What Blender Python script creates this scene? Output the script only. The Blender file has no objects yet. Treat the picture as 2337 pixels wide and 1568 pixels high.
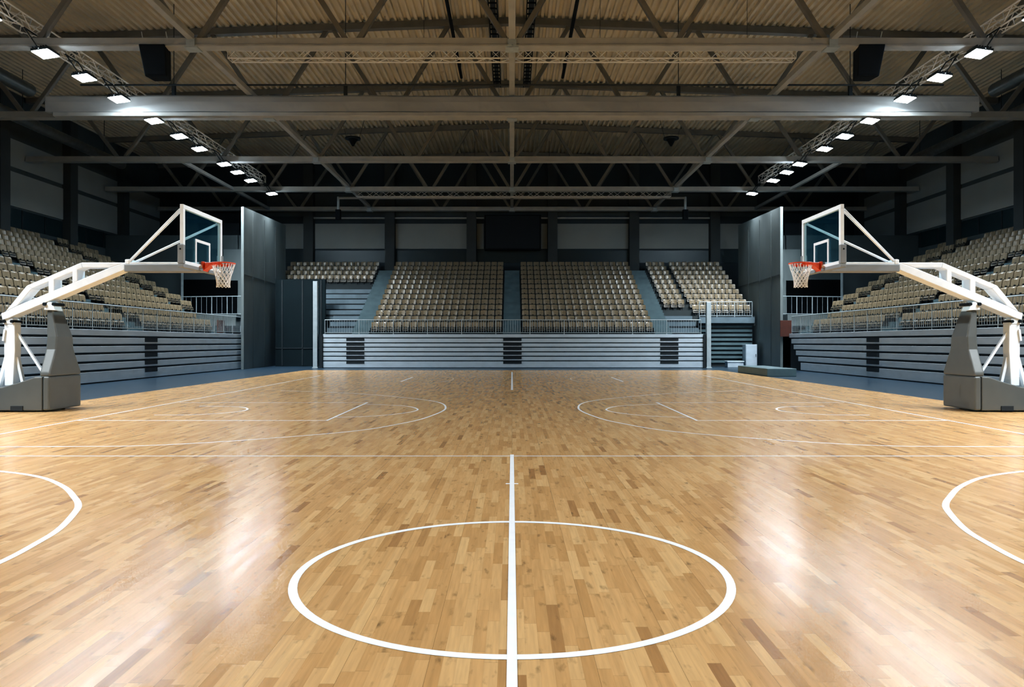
import bpy, bmesh, math, random
from mathutils import Vector, Matrix
random.seed(7)
scene = bpy.context.scene
COL = scene.collection
PI = math.pi
# ------------------------------------------------------------------ camera model
F, CX, CY, H = 1650.0, 1168.5, 781.0, 1.43      # focal length (px of the 2337 wide frame), principal point, eye height
def P(px, py, Y): return Vector(((px - CX) * Y / F, Y, H + (CY - py) * Y / F))
def FL(px, py, z=0.0):
    Y = (H - z) * F / (py - CY)
    return Vector(((px - CX) * Y / F, Y, z))
def hz(py, Y): return H + (CY - py) * Y / F
def wx(px, Y): return (px - CX) * Y / F

# ------------------------------------------------------------------ materials
def lin(c):
    r = []
    for v in c:
        v /= 255.0
        r.append(v / 12.92 if v <= 0.04045 else ((v + 0.055) / 1.055) ** 2.4)
    return (*r, 1.0)
def newmat(name):
    m = bpy.data.materials.new(name); m.use_nodes = True
    nt = m.node_tree
    return m, nt, nt.nodes['Principled BSDF']
def mat(name, rgb, rough=0.5, metal=0.0, var=0.12, scale=3.0, bump=0.0, stretch=(1, 1, 1), spec=0.5):
    m, nt, b = newmat(name)
    tc = nt.nodes.new('ShaderNodeTexCoord'); mp = nt.nodes.new('ShaderNodeMapping')
    mp.inputs['Scale'].default_value = stretch
    nz = nt.nodes.new('ShaderNodeTexNoise'); nz.inputs['Scale'].default_value = scale; nz.inputs['Detail'].default_value = 5
    nt.links.new(tc.outputs['Object'], mp.inputs[0]); nt.links.new(mp.outputs[0], nz.inputs[0])
    mr = nt.nodes.new('ShaderNodeMapRange')
    mr.inputs[1].default_value = 0.3; mr.inputs[2].default_value = 0.7
    mr.inputs[3].default_value = 1 - var; mr.inputs[4].default_value = 1 + var
    nt.links.new(nz.outputs[0], mr.inputs[0])
    mx = nt.nodes.new('ShaderNodeMix'); mx.data_type = 'RGBA'; mx.blend_type = 'MULTIPLY'; mx.inputs[0].default_value = 1
    mx.inputs[6].default_value = lin(rgb)
    nt.links.new(mr.outputs[0], mx.inputs[7]); nt.links.new(mx.outputs[2], b.inputs['Base Color'])
    b.inputs['Roughness'].default_value = rough; b.inputs['Metallic'].default_value = metal
    b.inputs['Specular IOR Level'].default_value = spec
    if bump:
        bp = nt.nodes.new('ShaderNodeBump'); bp.inputs['Strength'].default_value = bump; bp.inputs['Distance'].default_value = 0.02
        nt.links.new(nz.outputs[0], bp.inputs['Height']); nt.links.new(bp.outputs[0], b.inputs['Normal'])
    return m
def emit(name, rgb, s):
    m, nt, b = newmat(name)
    b.inputs['Base Color'].default_value = (0.8, 0.8, 0.8, 1)
    b.inputs['Emission Color'].default_value = rgb; b.inputs['Emission Strength'].default_value = s
    return m
def M(nt, op, a, b=None, c=None):
    n = nt.nodes.new('ShaderNodeMath'); n.operation = op
    for i, v in enumerate((a, b, c)):
        if v is None: continue
        if isinstance(v, (int, float)): n.inputs[i].default_value = v
        else: nt.links.new(v, n.inputs[i])
    return n.outputs[0]
def wood_floor():
    m, nt, b = newmat('maple_parquet')
    L = nt.links.new
    g = nt.nodes.new('ShaderNodeNewGeometry'); sp = nt.nodes.new('ShaderNodeSeparateXYZ'); L(g.outputs['Position'], sp.inputs[0])
    x, y = sp.outputs[0], sp.outputs[1]
    def wn(a, bb=None):
        w = nt.nodes.new('ShaderNodeTexWhiteNoise')
        if bb is None:
            w.noise_dimensions = '1D'; L(a, w.inputs['W'])
        else:
            w.noise_dimensions = '2D'; c = nt.nodes.new('ShaderNodeCombineXYZ'); L(a, c.inputs[0]); L(bb, c.inputs[1]); L(c.outputs[0], w.inputs['Vector'])
        return w.outputs['Value']
    u = M(nt, 'DIVIDE', x, 0.062); row = M(nt, 'FLOOR', u); fu = M(nt, 'FRACT', u)
    r1 = wn(row); r2 = wn(M(nt, 'ADD', row, 311.7))
    ln = M(nt, 'MULTIPLY_ADD', r2, 0.35, 0.32)
    v = M(nt, 'ADD', M(nt, 'DIVIDE', y, ln), M(nt, 'MULTIPLY', r1, 17.0))
    cell = M(nt, 'FLOOR', v); fv = M(nt, 'FRACT', v)
    idr = wn(row, cell); idr2 = wn(M(nt, 'ADD', row, 77.3), cell)
    cr = nt.nodes.new('ShaderNodeValToRGB')
    e = cr.color_ramp.elements
    e[0].position = 0.0; e[0].color = lin((152, 108, 64)); e[1].position = 1.0; e[1].color = lin((207, 167, 113))
    for p, c in ((0.025, (174, 130, 79)), (0.15, (186, 141, 88)), (0.6, (197, 153, 99))):
        k = e.new(p); k.color = lin(c)
    L(idr, cr.inputs[0])
    # grain stretched along each board
    cv = nt.nodes.new('ShaderNodeCombineXYZ')
    L(M(nt, 'ADD', M(nt, 'MULTIPLY', x, 55.0), M(nt, 'MULTIPLY', idr2, 90.0)), cv.inputs[0]); L(M(nt, 'MULTIPLY', y, 3.2), cv.inputs[1]); L(M(nt, 'MULTIPLY', idr, 40.0), cv.inputs[2])
    nz = nt.nodes.new('ShaderNodeTexNoise'); nz.inputs['Scale'].default_value = 1.0; nz.inputs['Detail'].default_value = 6; L(cv.outputs[0], nz.inputs[0])
    grain = nt.nodes.new('ShaderNodeMapRange'); L(nz.outputs[0], grain.inputs[0])
    for i, val in ((1, 0.3), (2, 0.72), (3, 1.08), (4, 0.86)): grain.inputs[i].default_value = val
    # darker flecks and figure inside boards
    cv2 = nt.nodes.new('ShaderNodeCombineXYZ')
    L(M(nt, 'ADD', M(nt, 'MULTIPLY', x, 18.0), M(nt, 'MULTIPLY', idr, 60.0)), cv2.inputs[0]); L(M(nt, 'MULTIPLY', y, 7.0), cv2.inputs[1]); L(M(nt, 'MULTIPLY', idr2, 30.0), cv2.inputs[2])
    n2 = nt.nodes.new('ShaderNodeTexNoise'); n2.inputs['Scale'].default_value = 1.0; n2.inputs['Detail'].default_value = 3; L(cv2.outputs[0], n2.inputs[0])
    fl = nt.nodes.new('ShaderNodeMapRange'); L(n2.outputs[0], fl.inputs[0])
    for i, val in ((1, 0.6), (2, 0.8), (3, 1.0), (4, 0.45)): fl.inputs[i].default_value = val
    # seams between strips and at board ends
    s1 = M(nt, 'LESS_THAN', fu, 0.03)
    s2 = M(nt, 'LESS_THAN', fv, 0.008)
    grp = M(nt, 'LESS_THAN', M(nt, 'FRACT', M(nt, 'DIVIDE', row, 6.0)), 0.1)
    seam = M(nt, 'MAXIMUM', M(nt, 'MULTIPLY', s1, M(nt, 'MULTIPLY_ADD', grp, 0.5, 0.12)), M(nt, 'MULTIPLY', s2, 0.25))
    seamf = M(nt, 'SUBTRACT', 1.0, seam)
    tot = M(nt, 'MULTIPLY', M(nt, 'MULTIPLY', grain.outputs[0], fl.outputs[0]), seamf)
    mx = nt.nodes.new('ShaderNodeMix'); mx.data_type = 'RGBA'; mx.blend_type = 'MULTIPLY'; mx.inputs[0].default_value = 1
    L(cr.outputs[0], mx.inputs[6]); L(tot, mx.inputs[7]); L(mx.outputs[2], b.inputs['Base Color'])
    rr = M(nt, 'MULTIPLY_ADD', idr2, 0.05, FLOOR_ROUGH); L(rr, b.inputs['Roughness'])
    b.inputs['Specular IOR Level'].default_value = 0.62
    # the boards are not perfectly level with each other, which breaks the reflections up
    bp = nt.nodes.new('ShaderNodeBump'); bp.inputs['Strength'].default_value = 0.02; bp.inputs['Distance'].default_value = 0.004
    L(M(nt, 'ADD', nz.outputs[0], M(nt, 'MULTIPLY', seam, -2.0)), bp.inputs['Height']); L(bp.outputs[0], b.inputs['Normal'])
    return m
FLOOR_ROUGH = 0.215
def glass_mat():
    m, nt, b = newmat('backboard_glass')
    nt.nodes.remove(b); out = nt.nodes['Material Output']
    tr = nt.nodes.new('ShaderNodeBsdfTransparent'); tr.inputs[0].default_value = (0.74, 0.88, 0.92, 1)
    gl = nt.nodes.new('ShaderNodeBsdfGlossy'); gl.inputs[0].default_value = (0.7, 0.95, 1.0, 1); gl.inputs['Roughness'].default_value = 0.04
    df = nt.nodes.new('ShaderNodeBsdfDiffuse'); df.inputs[0].default_value = (0.02, 0.16, 0.26, 1)
    fr = nt.nodes.new('ShaderNodeLayerWeight'); fr.inputs['Blend'].default_value = 0.5
    ff = M(nt, 'MULTIPLY_ADD', M(nt, 'POWER', fr.outputs['Facing'], 5.0), 0.6, 0.03)
    nz = nt.nodes.new('ShaderNodeTexNoise'); nz.inputs['Scale'].default_value = 1.2
    m0 = nt.nodes.new('ShaderNodeMixShader'); nt.links.new(M(nt, 'MULTIPLY_ADD', nz.outputs[0], 0.02, 0.025), m0.inputs[0])
    nt.links.new(tr.outputs[0], m0.inputs[1]); nt.links.new(df.outputs[0], m0.inputs[2])
    m1 = nt.nodes.new('ShaderNodeMixShader'); nt.links.new(ff, m1.inputs[0])
    nt.links.new(m0.outputs[0], m1.inputs[1]); nt.links.new(gl.outputs[0], m1.inputs[2]); nt.links.new(m1.outputs[0], out.inputs[0])
    return m

MT = dict(
    wood=wood_floor(),
    apron=mat('blue_sports_floor', (31, 47, 61), 0.3, var=0.15, scale=0.8, stretch=(1, 4, 1)),
    line=mat('white_line_paint', (240, 243, 248), 0.28, var=0.03, scale=8),
    linef=mat('worn_line_paint', (228, 205, 176), 0.25, var=0.1, scale=8),
    white=mat('white_powder_coat', (240, 248, 255), 0.35, var=0.04, scale=6),
    steel=mat('grey_painted_steel', (162, 163, 160), 0.5, var=0.1, scale=2),
    brace=mat('brown_grey_steel', (112, 108, 100), 0.5, var=0.12, scale=2),
    deck=mat('corrugated_roof_deck', (216, 204, 178), 0.55, var=0.12, scale=0.6),
    darksteel=mat('dark_steel', (24, 28, 30), 0.55, var=0.2, scale=3),
    black=mat('black_plastic', (6, 7, 9), 0.75, spec=0.2, var=0.2, scale=5),
    gap=mat('black_gap', (7, 11, 14), 0.8, var=0.2, scale=5),  # near-black that stands in for shade in gaps and slots; also colours the screen
    galv=mat('galvanised_steel', (166, 178, 184), 0.4, metal=0.1, var=0.1, scale=5),
    alu=mat('truss_aluminium', (228, 229, 228), 0.4, metal=0.0, var=0.08, scale=6),
    panel=mat('bleacher_panel_grey', (184, 198, 210), 0.42, var=0.08, scale=1.5, stretch=(1, 1, 3)),
    riser=mat('bare_riser_grey', (96, 112, 122), 0.45, var=0.25, scale=1.3),
    tier=mat('dark_tier_concrete', (44, 48, 48), 0.8, var=0.2, scale=1.2),
    stair=mat('blue_grey_stair', (78, 98, 104), 0.6, var=0.15, scale=2),
    conc=mat('board_marked_concrete', (100, 109, 110), 0.75, var=0.18, scale=0.7, bump=0.2, stretch=(1, 1, 0.5)),
    concd=mat('dark_concrete', (60, 66, 66), 0.8, var=0.15, scale=0.9),
    wallp=mat('pale_wall_panel', (136, 140, 138), 0.6, var=0.07, scale=0.5),
    walld=mat('dark_teal_wall', (30, 40, 44), 0.7, var=0.2, scale=0.8),
    column=mat('dark_column', (52, 54, 52), 0.7, var=0.12, scale=1),
    wing=mat('window_glass_dark', (14, 32, 34), 0.35, var=0.2, scale=1),
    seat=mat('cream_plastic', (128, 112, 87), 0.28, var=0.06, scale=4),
    seatp=mat('shaded_cream_plastic', (92, 80, 62), 0.4, var=0.06, scale=4),  # same cream, darkened so the pan's shade sits in the colour
    seatd=mat('seat_bracket_black', (20, 20, 20), 0.5, var=0.1, scale=4),
    pad=mat('grey_vinyl_padding', (80, 82, 80), 0.42, var=0.07, scale=2.5, bump=0.05),
    padl=mat('light_grey_padding', (126, 130, 133), 0.45, var=0.05, scale=3),
    orange=mat('orange_rim_paint', (226, 68, 22), 0.32, var=0.05, scale=8),
    net=mat('white_net_cord', (244, 246, 250), 0.7, var=0.05, scale=20),
    glass=glass_mat(),
    led=emit('led_diffuser', (0.76, 0.90, 1.0, 1), 165.0),
    curtain=mat('grey_curtain_fabric', (160, 162, 162), 0.9, spec=0.15, var=0.1, scale=1.0, bump=0.25, stretch=(0.6, 1, 2)),
    brown=mat('brown_board', (74, 30, 11), 0.6, var=0.15, scale=4),
    door=mat('dark_green_door', (10, 20, 22), 0.8, spec=0.15, var=0.15, scale=1),
    duct=mat('spiral_duct_zinc', (120, 120, 116), 0.35, metal=0.7, var=0.15, scale=4),
)

# ------------------------------------------------------------------ mesh builder
class MB:
    def __init__(s): s.v = []; s.f = []; s.mi = []
    def add(s, vs, fs, mi=0):
        o = len(s.v); s.v += [tuple(v) for v in vs]
        for f in fs: s.f.append([i + o for i in f]); s.mi.append(mi)
        return s
    def box(s, x0, x1, y0, y1, z0, z1, mi=0):
        vs = [(x, y, z) for z in (z0, z1) for y in (y0, y1) for x in (x0, x1)]
        return s.add(vs, [(0, 2, 3, 1), (4, 5, 7, 6), (0, 1, 5, 4), (2, 6, 7, 3), (0, 4, 6, 2), (1, 3, 7, 5)], mi)
    def hexa(s, a, b, mi=0):          # two quads (lists of four points) joined into a solid
        return s.add(list(a) + list(b), [(0, 3, 2, 1), (4, 5, 6, 7), (0, 1, 5, 4), (1, 2, 6, 5), (2, 3, 7, 6), (3, 0, 4, 7)], mi)
    def bar(s, p, q, w, h, up=(0, 0, 1), mi=0):
        p, q = Vector(p), Vector(q); d = (q - p).normalized(); u = Vector(up)
        if abs(d.dot(u)) > 0.97: u = Vector((0, 1, 0))
        a = d.cross(u).normalized() * w / 2; b = a.cross(d).normalized() * h / 2
        return s.hexa([p - a - b, p + a - b, p + a + b, p - a + b], [q - a - b, q + a - b, q + a + b, q - a + b], mi)
    def tube(s, p, q, r, n=8, r2=None, cap=True, mi=0):
        p, q = Vector(p), Vector(q); d = (q - p).normalized(); u = Vector((0, 0, 1))
        if abs(d.dot(u)) > 0.95: u = Vector((0, 1, 0))
        a = d.cross(u).normalized(); b = a.cross(d); r2 = r if r2 is None else r2
        vs = [p + (a * math.cos(t) + b * math.sin(t)) * r for t in (2 * PI * i / n for i in range(n))]
        vs += [q + (a * math.cos(t) + b * math.sin(t)) * r2 for t in (2 * PI * i / n for i in range(n))]
        fs = [(i, (i + 1) % n, n + (i + 1) % n, n + i) for i in range(n)]
        if cap: fs += [tuple(range(n))[::-1], tuple(range(n, 2 * n))]
        return s.add(vs, fs, mi)
    def prism(s, pts, off, mi=0):     # polygon (3-D points) swept by a vector
        off = Vector(off); n = len(pts); a = [Vector(p) for p in pts]
        vs = a + [p + off for p in a]
        return s.add(vs, [tuple(range(n))[::-1], tuple(range(n, 2 * n))] + [(i, (i + 1) % n, n + (i + 1) % n, n + i) for i in range(n)], mi)
    def torus(s, c, R, r, n=40, m=8, mi=0):
        vs = []; fs = []
        for i in range(n):
            for j in range(m):
                A, B = 2 * PI * i / n, 2 * PI * j / m
                vs.append((c[0] + (R + r * math.cos(B)) * math.cos(A), c[1] + (R + r * math.cos(B)) * math.sin(A), c[2] + r * math.sin(B)))
                fs.append((i * m + j, ((i + 1) % n) * m + j, ((i + 1) % n) * m + (j + 1) % m, i * m + (j + 1) % m))
        return s.add(vs, fs, mi)
    def ribbon(s, pts, w, z=0.002, closed=False):
        n = len(pts); pts = [Vector((p[0], p[1])) for p in pts]; vs = []
        for i in range(n):
            a = pts[i - 1] if (i or closed) else pts[i]; b = pts[(i + 1) % n] if (i < n - 1 or closed) else pts[i]
            d = (b - a).normalized(); nn = Vector((-d.y, d.x)) * w / 2
            vs += [(*(pts[i] - nn), z), (*(pts[i] + nn), z)]
        k = n if closed else n - 1
        return s.add(vs, [(2 * i, 2 * ((i + 1) % n), 2 * ((i + 1) % n) + 1, 2 * i + 1) for i in range(k)])
    def mesh(s, name, mats, recalc=True):
        me = bpy.data.meshes.new(name); me.from_pydata(s.v, [], s.f)
        for m in (mats if isinstance(mats, (list, tuple)) else [mats]): me.materials.append(m)
        for p, k in zip(me.polygons, s.mi): p.material_index = k
        if recalc:
            bm = bmesh.new(); bm.from_mesh(me); bmesh.ops.recalc_face_normals(bm, faces=bm.faces); bm.to_mesh(me); bm.free()
        return me
    def build(s, name, mats, parent=None, bevel=0, smooth=False, recalc=True, seg=2):
        o = bpy.data.objects.new(name, s.mesh(name, mats, recalc)); COL.objects.link(o)
        if parent is not None: o.parent = parent; o.matrix_parent_inverse = Matrix.Translation(-Vector(parent.location)) if parent.rotation_euler.z == 0 else Matrix()
        if smooth:
            for p in o.data.polygons: p.use_smooth = True
        if bevel:
            b = o.modifiers.new('edge', 'BEVEL'); b.width = bevel; b.segments = seg; b.limit_method = 'ANGLE'; b.angle_limit = math.radians(25)
        return o
def tag(o, label=None, cat=None, group=None, kind=None):
    if label: o['label'] = label
    if cat: o['category'] = cat
    if group: o['group'] = group
    if kind: o['kind'] = kind
    return o
def thing(name, label, cat, loc=(0, 0, 0), group=None, kind=None):
    o = bpy.data.objects.new(name, None); COL.objects.link(o); o.location = loc; o.empty_display_size = 0.2
    return tag(o, label, cat, group, kind)
def catmull(pts, k=8):
    pts = [Vector((p[0], p[1])) for p in pts]; out = []
    for i in range(len(pts) - 1):
        p0 = pts[max(i - 1, 0)]; p1 = pts[i]; p2 = pts[i + 1]; p3 = pts[min(i + 2, len(pts) - 1)]
        for j in range(k):
            t = j / k
            out.append(0.5 * ((2 * p1) + (p2 - p0) * t + (2 * p0 - 5 * p1 + 4 * p2 - p3) * t * t + (3 * p1 - p0 - 3 * p2 + p3) * t ** 3))
    out.append(pts[-1]); return out
ORD = ['first', 'second', 'third', 'fourth', 'fifth', 'sixth', 'seventh', 'eighth', 'ninth', 'tenth', 'eleventh', 'twelfth', 'thirteenth', 'fourteenth',
       'fifteenth', 'sixteenth', 'seventeenth', 'eighteenth', 'nineteenth', 'twentieth']
NUM = ['one', 'two', 'three', 'four', 'five', 'six', 'seven', 'eight', 'nine', 'ten', 'eleven', 'twelve', 'thirteen']
SIDE = {-1: 'left', 1: 'right'}

# ================================================================== SETTING
YB = -14.0                                            # the hall goes on behind the camera
WX, WY1 = 10.55, 36.9                                 # hardwood court
floor = tag(MB().box(-WX, WX, YB, WY1, -0.05, 0.0).build('floor', MT['wood']), 'glossy maple strip floor of the sports hall with white court lines', 'floor', kind='structure')
ap = MB()
ap.box(-24.6, -WX, YB, 51, -0.05, -0.004).box(WX, 24.6, YB, 51, -0.05, -0.004).box(-WX, WX, WY1, 51, -0.05, -0.004)
tag(ap.build('floor', MT['apron']), 'dark blue sports floor around the wooden court', 'floor', kind='structure')
# court lines, painted on the wood (parts of the floor)
LN = MT['line']
def line(name, pts, w, m=None, closed=False, z=0.002): return MB().ribbon(pts, w, z, closed).build(name, m or LN, floor, recalc=False)
cyc, rx, ry = 4.515, 1.318, 1.235
line('centre_circle', [(rx * math.cos(t), cyc + ry * math.sin(t)) for t in (2 * PI * i / 96 for i in range(96))], 0.052, closed=True)
line('halfway_line', [(0, 0.6), (0, 9.18)], 0.046, z=0.003)
line('halfway_tick', [(-0.064, 7.3), (0.064, 7.3)], 0.04)
line('sideline', [(-10.5, FL(0, 1041).y), (10.5, FL(0, 1041).y)], 0.036)
line('far_sideline', [(-8.0, 21.5), (8.0, 21.5)], 0.03, MT['linef'])
line('far_halfway_line', [(0, 21.6), (0, 34.6)], 0.06)
for s in (-1, 1):
    def fp(*pp): return [(-s * FL(a, b).x, FL(a, b).y) for a, b in pp]
    line('baseline', [(s * 7.95, 9.13), (s * 7.98, 20.6), (s * 8.2, 31.0)], 0.045)
    line('three_point_line', [(s * 10.2, 9.88)] + catmull(fp((0, 1020), (180, 1019), (340, 1017), (555, 1005), (800, 985), (910, 968), (975, 952.5), (1017, 931.5), (985, 915), (850, 901), (740, 895), (640, 892))), 0.042)
    line('lane_line', fp((177.5, 960), (745, 960)), 0.05)
    line('lane_line', fp((410, 919), (839, 919)), 0.04)
    line('free_throw_line', fp((745, 960.5), (839, 918.7)), 0.045, z=0.003)
    line('free_throw_arc', catmull(fp((765, 952.5), (850, 950), (925, 942.5), (953.5, 935), (930, 927.5), (875, 924), (830, 923))), 0.04)
    line('restricted_arc', catmull(fp((352, 947.5), (450, 946.5), (540, 940), (565, 933.5), (540, 928.5), (455, 927))), 0.044)
    line('side_arc', catmull([(s * 7.4, 8.2), (s * 6.4, 8.2)] + [(-p[0] * -1 if False else p[0], p[1]) for p in fp((0, 1076), (90.6, 1089), (145, 1111), (170, 1136), (178.5, 1151), (173, 1167), (137, 1206), (85, 1239), (-5, 1286))] + [(s * 3.36, 4.1), (s * 3.6, 3.5)]), 0.055)
    line('far_free_throw_line', fp((915, 871), (942, 861)), 0.06)
    line('far_arc', catmull(fp((985, 859.8), (1020, 861), (1035, 864.5), (1025, 869), (1000, 872.5), (960, 875))), 0.05, MT['linef'])

# roof: corrugated deck with a shallow ridge
RZ, RS = H + 13.05, 0.036
def roofz(x): return RZ - RS * abs(x)
prof = []
x = -24.6; pitch = 0.28
while x < 24.6:
    for dx, dz in ((0, 0), (0.10, 0), (0.13, 0.11), (0.25, 0.11)):
        prof.append((x + dx, roofz(x + dx) + dz))
    x += pitch
rd = MB(); n = len(prof)
rd.add([(a, YB, c) for a, c in prof] + [(a, 51.0, c) for a, c in prof], [(i, i + 1, n + i + 1, n + i) for i in range(n - 1)])
tag(rd.build('ceiling', MT['deck'], recalc=False), 'ribbed tan metal roof deck above the hall', 'ceiling', kind='structure')

# walls
WB = 50.6
wall_back = tag(MB().box(-24.6, 24.6, WB, WB + 0.2, 0, 15).build('wall_back', MT['walld']), 'dark far end wall with pale panels behind the seats', 'wall', kind='structure')
tag(MB().box(-24.6, 24.6, YB - 0.2, YB, 0, 15).build('wall_front', MT['concd']), 'dark wall behind the viewpoint', 'wall', kind='structure')
cols = [wx(p, 50.3) for p in (705, 890, 1076, 1261, 1447, 1631)]
edges = [-17.5] + cols + [17.5]
for a, b in zip(edges[:-1], edges[1:]):
    x0, x1 = a + 0.36, b - 0.36
    if a < 0 < b:
        MB().box(x0, wx(1104, WB), WB - 0.06, WB, hz(568, WB), hz(511, WB)).build('wall_panel', MT['wallp'], wall_back)
        MB().box(wx(1234, WB), x1, WB - 0.06, WB, hz(568, WB), hz(511, WB)).build('wall_panel', MT['wallp'], wall_back)
    else:
        MB().box(x0, x1, WB - 0.06, WB, hz(568, WB), hz(511, WB)).build('wall_panel', MT['wallp'], wall_back)
    MB().box(x0, x1, WB - 0.05, WB, hz(494, WB), hz(482, WB) + 1.2).build('upper_panel', MT['concd'], wall_back)
    MB().box(x0, x1, WB - 0.04, WB, hz(600, WB), hz(572, WB)).build('window_strip', MT['wing'], wall_back)
for c in cols:
    MB().box(c - 0.33, c + 0.33, WB - 0.5, WB, 0, 14.2).build('column', MT['column'], wall_back)
MB().tube((-14.0, WB - 0.25, hz(499, WB)), (14.0, WB - 0.25, hz(499, WB)), 0.07).build('wall_pipe', MT['steel'], wall_back)
SX = 24.3
for s in (-1, 1):
    w = tag(MB().box(min(s * SX, s * (SX + 0.2)), max(s * SX, s * (SX + 0.2)), YB, 51, 0, 15).build('wall_' + SIDE[s], MT['concd']), 'dark %s side wall with pale panels between columns above the stand' % SIDE[s], 'wall', kind='structure')
    ys = [23.4, 28.75, 34.05, 39.4, 44.75, 50.1]
    def sb(name, y0, y1, z0, z1, d, m): MB().box(min(s * SX, s * (SX - d)), max(s * SX, s * (SX - d)), y0, y1, z0, z1).build(name, m, w)
    for a, b in zip(ys[:-1], ys[1:]):
        sb('wall_panel', a + 0.35, b - 0.35, 8.05, 9.72, 0.06, MT['wallp'])
        sb('upper_panel', a + 0.35, b - 0.35, 9.95, 11.3, 0.06, MT['wallp'])
        sb('window_strip', a + 0.35, b - 0.35, 7.05, 7.95, 0.03, MT['wing'])
        for q in (0.33, 0.66): sb('mullion', a + (b - a) * q - 0.04, a + (b - a) * q + 0.04, 7.05, 7.95, 0.06, MT['darksteel'])
    for a in ys: sb('column', a - 0.33, a + 0.33, 0, 13.4, 0.45, MT['column'])

# corner walls beside the far stand
for s in (-1, 1):
    sd = SIDE[s]
    # concrete fin between side stand and far stand
    a, b = (14.1, 38.0), (14.65, 46.8)
    fin = [(s * a[0], a[1], 0), (s * b[0], b[1], 0), (s * b[0], b[1], 9.0), (s * a[0], a[1], 8.55)]
    fw = tag(MB().prism(fin, (s * 0.14, 0, 0)).build('wall_fin_' + sd, MT['conc']), 'tall grey concrete fin wall in the far %s corner' % sd, 'wall', kind='structure')
    m = MB()
    fxx = lambda yy: s * (14.1 + 0.55 * (yy - 38) / 8.8 - 0.006)
    for yy in (39.6, 41.9, 44.3): m.bar((fxx(yy), yy, 0.02), (fxx(yy), yy, 8.5), 0.03, 0.012)
    m.bar((fxx(38.05), 38.05, 5.0), (fxx(46.7), 46.7, 5.0), 0.012, 0.03)
    m.build('panel_joint', MT['concd'], fw)
    # wall of the stairway behind the side stand, with its dark opening
    y = 43.2
    def cbx(m, px0, px1, z0, z1, d=0.2, yy=y):
        x0, x1 = sorted((s * abs(wx(px0, yy)), s * abs(wx(px1, yy)))); m.box(x0, x1, yy, yy + d, z0, z1)
    m = MB(); zt = hz(537, y); zo = hz(638, y)
    cbx(m, 150, 415, 0, zt); cbx(m, 415, 545, zo, zt); cbx(m, 543, 608, 0, zt); cbx(m, 415, 543, 0, 2.9)
    cw = tag(m.build('wall_corner_' + sd, MT['concd']), 'dark concrete wall with a black stairway opening in the far %s corner' % sd, 'wall', kind='structure')
    m = MB(); cbx(m, 510, 560, hz(640, 43.0), hz(569, 43.0), 0.15, 43.0); cbx(m, 543, 560, 2.9, hz(640, 43.0), 0.15, 43.0); m.build('concrete_panel', MT['conc'], cw)
    m = MB(); cbx(m, 413, 417, 2.9, hz(600, 42.8), 0.1, 42.8); m.build('corner_post', MT['galv'], cw)
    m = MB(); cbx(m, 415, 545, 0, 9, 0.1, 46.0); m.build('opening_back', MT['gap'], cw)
# door in the gap at the left of the far stand
dd = tag(MB().box(-14.0, -11.05, 42.8, 42.95, 0, 5.15).build('door_1', MT['door']), 'tall dark green double door beside the far stand', 'door', kind='structure')
for xx in (-13.6, -12.4, -11.3): MB().box(xx - 0.03, xx + 0.03, 42.76, 42.8, 0.05, 5.1).build('door_stile', MT['darksteel'], dd)
MB().box(-14.0, -11.05, 42.76, 42.8, 1.05, 1.1).build('door_rail', MT['darksteel'], dd)
# slatted dark wall below the corner seats on the other side
sw = MB().box(11.0, 14.2, 42.7, 42.8, 0, 2.55).build('wall_slatted', MT['tier']); tag(sw, 'dark slatted wall below the corner seats right of the far stand', 'wall', kind='structure')
for k in range(9): MB().box(11.0, 14.15, 42.6, 42.7, 0.22 + k * 0.26, 0.36 + k * 0.26).build('slat', MT['stair'], sw)
MB().box(10.95, 14.2, 42.3, 42.8, 2.55, 2.9).build('ledge', MT['riser'], sw)

# ================================================================== STANDS
ROWS, RISE, TREAD, DECK = 13, 0.366, 0.72, 1.87
def tiers_far(m, x0, x1, k0, k1, mi=0):
    for k in range(k0, k1):
        y = 40.35 + TREAD * k
        m.box(x0, x1, y, y + TREAD + (0.3 if k == k1 - 1 else 0), DECK + RISE * (k - 1) - (0.2 if k else 0), DECK + RISE * k, mi)
def painted_riser_gaps(m, x0, x1, k0, k1):
    for k in range(k0, k1):
        y = 40.35 + TREAD * k
        m.box(x0, x1, y - 0.012, y, DECK + RISE * (k - 1) + 0.004, DECK + RISE * (k - 1) + 0.12)  # black strip on a solid riser, painting in the shade of a gap
FS = thing('grandstand', 'far stand with cream seat blocks behind the wooden court', 'grandstand', (0, 40, 0))
m = MB(); tiers_far(m, -8.9, 8.95, 0, ROWS); tiers_far(m, -15.5, -8.9, 9, ROWS); tiers_far(m, 8.95, 10.6, 4, ROWS); tiers_far(m, 10.6, 14.3, 3, ROWS)
m.build('seat_tier', MT['tier'], FS)
m = MB(); tiers_far(m, -10.5, -8.9, 0, 4); tiers_far(m, -12.8, -8.9, 4, 9); m.build('bare_riser', MT['riser'], FS)
m = MB(); tiers_far(m, 8.95, 10.6, 0, 4); m.build('bare_riser', MT['riser'], FS)
m = MB(); painted_riser_gaps(m, -10.5, -8.9, 1, 4); painted_riser_gaps(m, -12.8, -8.9, 4, 9); m.build('painted_riser_gap', MT['gap'], FS)
m = MB(); painted_riser_gaps(m, 8.95, 10.6, 1, 4); m.build('painted_riser_gap', MT['gap'], FS)
for x0, x1 in ((-9.0, -8.05), (-0.5, 0.5), (8.05, 9.0)):
    m = MB()
    for k in range(ROWS):
        for h in (0, 1):
            if k == 0 and h == 0: continue
            y = 40.3 + TREAD * k - 0.36 + h * 0.36
            m.box(x0, x1, y, y + 0.37, DECK + RISE * k - 0.38 + h * 0.183, DECK + RISE * k - 0.17 + h * 0.183 + 0.004)
    m.build('stair', MT['stair'], FS)
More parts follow.
